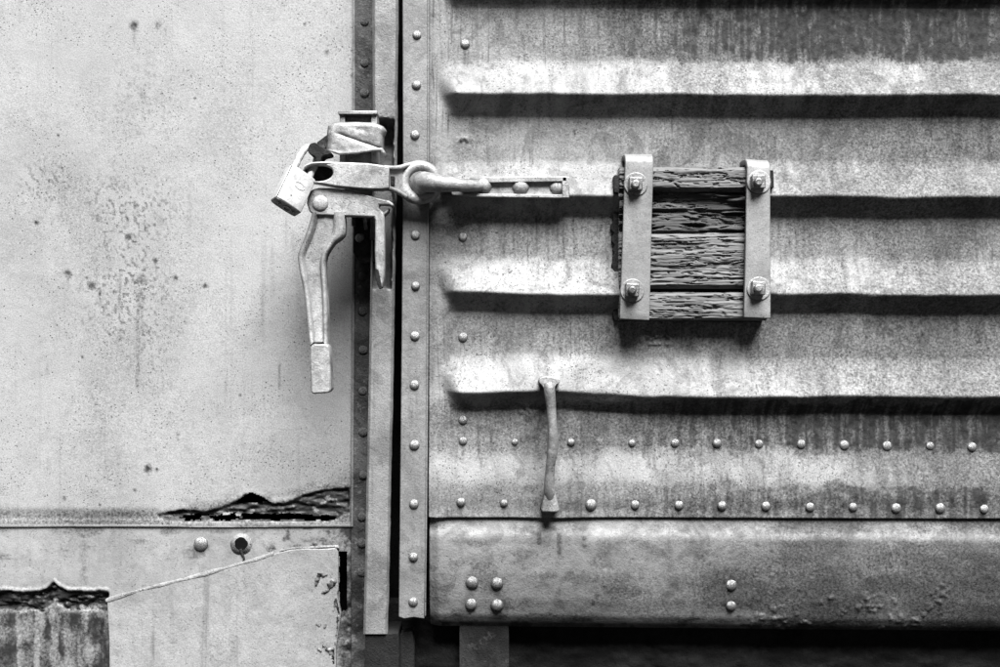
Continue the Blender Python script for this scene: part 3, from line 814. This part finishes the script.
def bolt(px, py, st, rot):
    w_ = prism('washer', [(px + 12 * math.cos(t * math.tau / 26), py + .6 + 12 * math.sin(t * math.tau / 26)) for t in range(26)], DN + .003, DN - .008, 'forged', st, .0015)
    q = [(px + 9.6 * math.cos(math.radians(rot + 45 + 90 * k)), py + 9.6 * math.sin(math.radians(rot + 45 + 90 * k))) for k in range(4)]
    prism('nut', q, DN + .018, DN + .001, 'rivet_paint', st, .0022)
    prism('bolt_end', [(px + 4.3 * math.cos(t * math.tau / 16), py + 4.3 * math.sin(t * math.tau / 16)) for t in range(16)], DN + .030, DN + .012, 'rivet_paint', st, .003, seg=3)
sl = strap((625, 154.5), (653, 154.5), (619.5, 319), (649, 320.5), DS)
sr = strap((746.5, 159.5), (769.5, 161), (743.5, 317.5), (770, 318.5), DS)
bolt(636, 183.5, sl, 3); bolt(632.5, 290, sl, 2); bolt(759, 181.5, sr, -2); bolt(759, 288, sr, 4)
# bolt heads peeping at the sides
for px, py in ((616.5, 183), (771.2, 178)):
    prism('clip', [(px - 2.5, py - 8), (px + 2.5, py - 8), (px + 3, py + 10), (px - 3, py + 10)], .048, .02, 'rust', bump, .002)

# ================================================================== GRAB ROD
rod = empty('grab_rod', W(551, 512, .02), 'thin bent painted rod with flattened ends across the lowest rib', 'handle')
bm = bmesh.new()
pts = [(549, 383, .060), (549.5, 392, .062), (551, 405, .060), (552, 420, .058), (553, 436, .055), (552.5, 450, .053), (550.5, 465, .051), (549.5, 478, .048), (549.5, 490, .044), (550, 500, .036)]
wp = smooth_path([W(x, y, d_) for x, y, d_ in pts], 5)
add_tube(bm, wp, [S * (5.0 + .5 * math.sin(i * .35)) for i in range(len(wp))], 12)
done(bm, 'rod', 'forged', rod)
prism('top_lug', [(540, 377.5), (548, 376), (556, 378), (560.5, 379), (560, 383), (555.5, 385), (554.5, 391), (545, 391), (542.5, 386), (538.5, 382)], .064, .022, 'forged', rod, .004, rnd=1, seg=3)
prism('foot', [(546, 487), (553, 487), (556, 496), (559.5, 509), (559, 512.5), (542, 512.5), (541, 509), (544, 497)], .034, .004, 'forged', rod, .003, rnd=0, dfun=lambda x, y: .046 + (y - 487) * .0001)

# ================================================================== DOOR HASP (strap, rivets, link)
hasp = empty('door_hasp', W(510, 198, .04), 'riveted steel strap with a thick forged link on the door rib', 'hasp')
DH = .050
prism('strap', [(446, 181), (462, 177.5), (500, 176.5), (566, 176), (568.5, 178), (569, 196), (566, 198.5), (470, 196.5), (452, 195.5)], DH - .006, .012, 'forged', hasp, .002)
bm = bmesh.new()
add_prism(bm, [(470, 177.5), (510, 176.8), (567, 176.4), (567, 181.5), (470, 183)], DH + .004, DH - .010)
add_prism(bm, [(462, 193.5), (567, 194.5), (567, 198.2), (470, 196.8)], DH + .003, DH - .010)
o = done(bm, 'rib_bars', 'forged', hasp); sharp(o); bevel(o, .0015)
prism('end_plate', rect(562, 176.5, 569.5, 198), DH + .004, .01, 'forged', hasp, .0018)
for x, y, r in ((483.5, 185, 8.2), (520.5, 186.5, 8.4), (557, 186.5, 8.2)):
    rivet(x, y, r, DH - .007, hasp, 'forged', 'rivet', 1.1)
bm = bmesh.new()
ring = []; rad = []
for k in range(36):
    q = k * math.tau / 36
    cx_, rx_ = 446, 22.0
    px = cx_ + rx_ * math.cos(q); dy = .022 * math.sin(q)
    py = 182.0 + (px - 424) * .085
    ring.append(W(px, py, .052 + dy)); rad.append(S * (10.2 - 4.6 * (math.cos(q) * .5 + .5)))
add_tube(bm, ring, rad, 12, True)
done(bm, 'link', 'forged', hasp)
bm = bmesh.new()
wp = smooth_path([W(x, y, d_) for x, y, d_ in ((452, 184.5, .074), (462, 185.5, .070), (472, 186, .062), (480, 186, .050))], 4)
add_tube(bm, wp, [S * (6.8 - .12 * i) for i in range(len(wp))], 10)
done(bm, 'link_shank', 'forged', hasp)

# ================================================================== DOOR LATCH
latch = empty('door_latch', W(350, 392, .0), 'forged steel latch with clamp, arms and a long hanging lever on the post', 'latch')
# keeper: channel behind the clamp
bm = bmesh.new()
add_prism(bm, rect(338, 110.5, 377, 114.5), .052, DW + .006)
add_prism(bm, rect(339.5, 114.4, 345, 163), .046, DW + .006)
add_prism(bm, rect(371, 114.4, 377, 163), .046, .0)
add_prism(bm, rect(344.5, 114.4, 371.5, 190), .022, DW + .006)
o = done(bm, 'keeper_bracket', 'forged', latch); sharp(o); bevel(o, .0018)
# clamp: hammered sheet bent round the keeper
nu, nv = 44, 26
bm = bmesh.new(); rows = []
for j in range(nv):
    tv = j / (nv - 1); row = []
    for i in range(nu):
        tu = i / (nu - 1)
        xl = np.interp(tv, [0, .3, .6, 1], [330, 329, 329.5, 328]); xr = np.interp(tv, [0, .12, .3, .75, .9, 1], [382, 385, 382.5, 382, 384, 386.5])
        yt = np.interp(tu, [0, .1, .5, .85, 1], [126.5, 124, 123.6, 124.5, 128]); yb = np.interp(tu, [0, .2, .5, .8, .92, 1], [151, 154.5, 153.5, 151, 151, 157])
        x_ = xl + (xr - xl) * tu; y_ = yt + (yb - yt) * tv
        dep = .084 - .030 * max(0, (tu - .94) / .06) ** 2 - .012 * max(0, (.04 - tu) / .04)
        dep += .004 * (float(fbm(np.array([x_ / 11]), np.array([y_ / 8]), 301, 3)[0]) - .5)
        dep -= .0042 * math.exp(-((y_ - 138 - (x_ - 350) * .35) / 1.6) ** 2) * float(ss(334, 346, np.array([x_]))[0])
        dep -= .003 * max(0, (.05 - tv) / .05)
        row.append(bm.verts.new(W(x_, y_, dep)))
    rows.append(row)
for a_, b_ in zip(rows, rows[1:]):
    for i in range(nu - 1): bm.faces.new((a_[i], b_[i], b_[i + 1], a_[i + 1]))
o = done(bm, 'clamp', 'forged', latch)
s_ = o.modifiers.new('solid', 'SOLIDIFY'); s_.thickness = .008; s_.offset = 0
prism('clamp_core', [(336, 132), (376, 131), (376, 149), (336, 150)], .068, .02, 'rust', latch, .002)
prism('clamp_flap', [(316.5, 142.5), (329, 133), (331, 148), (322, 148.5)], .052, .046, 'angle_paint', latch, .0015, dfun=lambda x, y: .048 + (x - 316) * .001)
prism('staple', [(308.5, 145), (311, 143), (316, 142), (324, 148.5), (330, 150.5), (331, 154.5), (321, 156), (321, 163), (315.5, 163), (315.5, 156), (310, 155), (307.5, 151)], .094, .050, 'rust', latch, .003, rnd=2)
prism('slot_shade_block', [(303, 166), (310, 163), (328, 163), (334, 169), (333, 180), (322, 182), (312, 181), (304, 176)], .050, .030, 'rust', latch, .003)  # dark block added behind the arm slot to stand in for its shade
# upper arm with the eye
arm = [(301, 170), (304, 165), (311, 162), (322, 161.3), (350, 162.3), (368, 163), (380, 164.6), (389, 166.5), (389, 188.5), (380, 189.5), (365, 189), (350, 187.8), (334, 186.2), (327, 184.8), (320, 183.6), (308, 181.5), (302, 176)]
slot = [(318 + 15 * math.cos(t * math.tau / 24), 172.5 + 8.6 * math.sin(t * math.tau / 24)) for t in range(24)]
DA = .098
prism('upper_arm', arm, DA, .066, 'forged', latch, .003, holes=[slot])
prism('arm_neck', [(386, 167), (396, 167.5), (404, 166), (409, 164), (409, 201), (404, 196.5), (397, 191.5), (386, 188)], DA - .015, .030, 'forged', latch, .003, dfun=lambda x, y: DA - .010 - (x - 386) * .0019)
bm = bmesh.new()
wp = smooth_path([W(x, y, d_) for x, y, d_ in ((384, 167.5, DA - .006), (393, 168, DA - .018), (400, 167.4, DA - .032), (406, 165.5, DA - .044), (411, 164.5, DA - .052))], 4)
add_tube(bm, wp, [S * 2.3] * len(wp), 8)
done(bm, 'arm_edge', 'forged', latch)
bm = bmesh.new()
wp = smooth_path([W(x, y, d_) for x, y, d_ in ((384, 187.3, DA - .006), (392, 189.3, DA - .018), (399, 192.5, DA - .032), (406, 197, DA - .046))], 4)
add_tube(bm, wp, [S * 2.4] * len(wp), 8)
done(bm, 'arm_edge', 'forged', latch)
prism('forge_mark', [(390.5, 176), (394.5, 176), (394.5, 185), (390.5, 185)], DA - .017, DA - .03, 'rust', latch, .001)
bm = bmesh.new()
ring = []; rad = []
for k in range(40):
    q = k * math.tau / 40
    ring.append(W(420 + 17.2 * math.cos(q), 182.5 + 16.8 * math.sin(q), DA - .058 - .004 * math.cos(q)))
    rad.append(S * (5.2 + .9 * max(0, -math.cos(q)) + R.uniform(-.12, .12)))
add_tube(bm, ring, rad, 12, True)
done(bm, 'eye', 'forged', latch)
# lower arm with its hook and drop leg
low = [(306.5, 203), (308, 195), (311, 190), (318, 187.8), (332, 187.8), (350, 190), (365, 194), (378, 197.8), (389, 200.5), (393.5, 203.5), (393, 207), (388.5, 205), (379, 204.6), (378.6, 208), (383, 212), (384.2, 217), (384.6, 250), (384.4, 276),
       (382, 288), (379, 288), (375.5, 277), (374.8, 250), (375, 220), (374, 217), (350, 216.3), (330, 215.6), (316, 215.4), (309.5, 212)]
prism('lower_arm', low, .086, .062, 'forged', latch, .003)
prism('hook_tip', [(382, 213), (389, 207.5), (388, 212), (383.5, 216)], .078, .05, 'forged', latch, .002)
rivet(320.5, 203, 8.4, .086, latch, 'forged', 'pivot_rivet', .75)
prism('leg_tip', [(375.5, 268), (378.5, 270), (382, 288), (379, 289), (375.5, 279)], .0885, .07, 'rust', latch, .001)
# lever
def ld(x, y): return .090 - .010 * math.sin((y - 215) / 178 * math.pi) + max(0, (y - 330)) * .0002
bm = bmesh.new()
outl = [(312, 212), (308.5, 225), (304, 238), (299, 250), (297.5, 258), (299, 270), (302, 284), (304.5, 300), (306.5, 320), (309.5, 346)]
outr = [(344, 212), (344, 234), (334, 243.5), (327, 254), (325, 262), (325.2, 272), (326, 288), (327, 305), (327.2, 322), (327.2, 346)]
inl = [(316, 212), (313.5, 226), (309, 239), (304.5, 250), (302.5, 258), (304, 270), (307, 284), (309.5, 300), (311.5, 320), (313.5, 342)]
inr = [(334, 212), (333.5, 230), (328, 243), (323, 252), (320.6, 262), (320.8, 272), (321.8, 288), (322.6, 305), (323, 322), (323, 342)]
def dens(p, n=5):
    q = smooth_path([Vector((a_, b_, 0)) for a_, b_ in p], n); return [(v_.x, v_.y) for v_ in q]
outl, outr, inl, inr = map(dens, (outl, outr, inl, inr))
n = len(outl)
cols = []
for i in range(n):
    lx, rx, il, ir = outl[i], outr[i], inl[i], inr[i]
    def mid(a_, b_, f): return (a_[0] + (b_[0] - a_[0]) * f, a_[1] + (b_[1] - a_[1]) * f)
    secs = [(lx, -.030), (lx, -.004), (mid(lx, il, .3), 0), (mid(lx, il, .75), 0), (il, -.003), (mid(il, ir, .10), -.011), (mid(il, ir, .5), -.009), (mid(il, ir, .90), -.011), (ir, -.003), (mid(rx, ir, .75), 0), (mid(rx, ir, .3), 0), (rx, -.004), (rx, -.030)]
    row = []
    for (x_, y_), o_ in secs:
        p = W(x_, y_, ld(x_, y_)); p.y -= o_; row.append(bm.verts.new(p))
    cols.append(row)
for a_, b_ in zip(cols, cols[1:]):
    for k in range(len(a_) - 1): bm.faces.new((a_[k], b_[k], b_[k + 1], a_[k + 1]))
    bm.faces.new((a_[-1], b_[-1], b_[0], a_[0]))
bm.faces.new(cols[0]); bm.faces.new(cols[-1])
lever = done(bm, 'lever', 'forged', latch); sharp(lever, 60)
prism('lever_pad', [(310, 347), (313, 344), (327, 344), (329, 347), (330.5, 370), (331, 390), (328.5, 393), (312, 394), (310.8, 391), (310.2, 370)], .096, .062, 'forged', lever, .003, dfun=lambda x, y: .094 + (y - 344) * .00012)
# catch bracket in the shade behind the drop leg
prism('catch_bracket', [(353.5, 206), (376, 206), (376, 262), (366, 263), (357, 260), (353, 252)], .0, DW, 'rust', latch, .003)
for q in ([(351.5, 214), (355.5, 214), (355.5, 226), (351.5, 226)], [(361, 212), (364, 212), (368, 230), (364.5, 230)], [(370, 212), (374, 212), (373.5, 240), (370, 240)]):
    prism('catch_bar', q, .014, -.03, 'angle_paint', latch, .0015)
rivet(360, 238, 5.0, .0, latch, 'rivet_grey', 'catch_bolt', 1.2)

# ================================================================== PADLOCK
lock = empty('padlock', W(292, 205, .09), 'worn steel padlock with its shackle through the latch arm slot', 'padlock')
# body in its own frame: x width, y thickness, z height; then tilted
bw_, bh_, bt_ = .057, .079, .030
M = (Matrix.Translation(W(293.5, 190, .112)) @ Matrix.Rotation(math.radians(19), 4, 'Y') @ Matrix.Rotation(math.radians(-26), 4, 'X') @ Matrix.Rotation(math.radians(30), 4, 'Z'))
def outline(w_, t_, n=9):
    """flat front and back, bowed narrow sides"""
    pts_ = []
    for sgn in (1, -1):
        for k in range(n):
            f = k / (n - 1) * 2 - 1
            pts_.append((sgn * -f * w_ / 2 * 1.0 * -1 * -1, -sgn * t_ / 2 * (1 - .22 * abs(f) ** 4.0)))
    return pts_
bm = bmesh.new()
ol = outline(bw_, bt_)
levels = [(-bh_ / 2, 1), (bh_ / 2 - .004, 1), (bh_ / 2, .93)]
rings = [[bm.verts.new((x_ * f, y_ * f, z_)) for x_, y_ in ol] for z_, f in levels]
k = len(ol)
for a_, b_ in zip(rings, rings[1:]):
    for i in range(k): bm.faces.new((a_[i], a_[(i + 1) % k], b_[(i + 1) % k], b_[i]))
bm.faces.new(rings[-1]); bm.faces.new(rings[0])
bm.transform(M)
body = done(bm, 'body', 'lock_steel', lock); sharp(body, 35); bevel(body, .0018, 2, 40)
bm = bmesh.new()
rings = [[bm.verts.new((x_ * f, y_ * f, z_)) for x_, y_ in ol] for z_, f in ((-bh_ / 2 + .001, .95), (-bh_ / 2 - .0015, .93))]
for i in range(k): bm.faces.new((rings[0][i], rings[0][(i + 1) % k], rings[1][(i + 1) % k], rings[1][i]))
bm.faces.new(rings[1]); bm.faces.new(rings[0])
bm.transform(M)
done(bm, 'underside_shade_plate', 'lock_dark', lock, False)  # shade of the lock's underside, put in as a dark plate
bm = bmesh.new()
for cx_, r_ in ((.004, .0075), (-.014, .003), (.017, .0022)):
    ring_ = [Vector((cx_ + r_ * math.cos(t * math.tau / 16), r_ * math.sin(t * math.tau / 16), -bh_ / 2 - .0018)) for t in range(16)]
    add_tube(bm, ring_, .0011, 6, True)
bm.transform(M)
done(bm, 'keyway', 'lock_steel', lock)
bm = bmesh.new()
c = M @ Vector((-.004, -bt_ / 2 + .0004, -.021))
bmesh.ops.create_uvsphere(bm, u_segments=10, v_segments=6, radius=.0016, matrix=Matrix.Translation(c))
done(bm, 'pin', 'lock_dark', lock)
bm = bmesh.new()
gx = -bw_ / 2 * .93
add_tube(bm, [Vector((gx, -bt_ / 2 * .845, z_)) for z_ in (-bh_ / 2 + .001, 0, bh_ / 2 - .004)], .0009, 6)
bm.transform(M)
done(bm, 'edge_groove', 'lock_dark', lock)
bm = bmesh.new()
add_tube(bm, [Vector((.003 + .0105 * math.cos(t * math.tau / 24), -bt_ / 2 - .0001, .006 + .0065 * math.sin(t * math.tau / 24))) for t in range(24)], .0008, 6, True)
bm.transform(M)
done(bm, 'stamped_oval', 'lock_steel', lock)
# shackle
top = lambda x_, z_: M @ Vector((x_, 0, bh_ / 2 + z_))
pl_ = [top(-.017, -.006), top(-.017, .012), top(-.0165, .032), top(-.014, .050), top(-.006, .061), top(.004, .062), top(.0125, .054), top(.0165, .038), top(.017, .016), top(.017, -.006)]
bm = bmesh.new()
wp = smooth_path(pl_, 6)
add_tube(bm, wp, [.0068 + .0004 * math.sin(i * 1.3) for i in range(len(wp))], 10)
done(bm, 'shackle', 'lock_steel', lock)
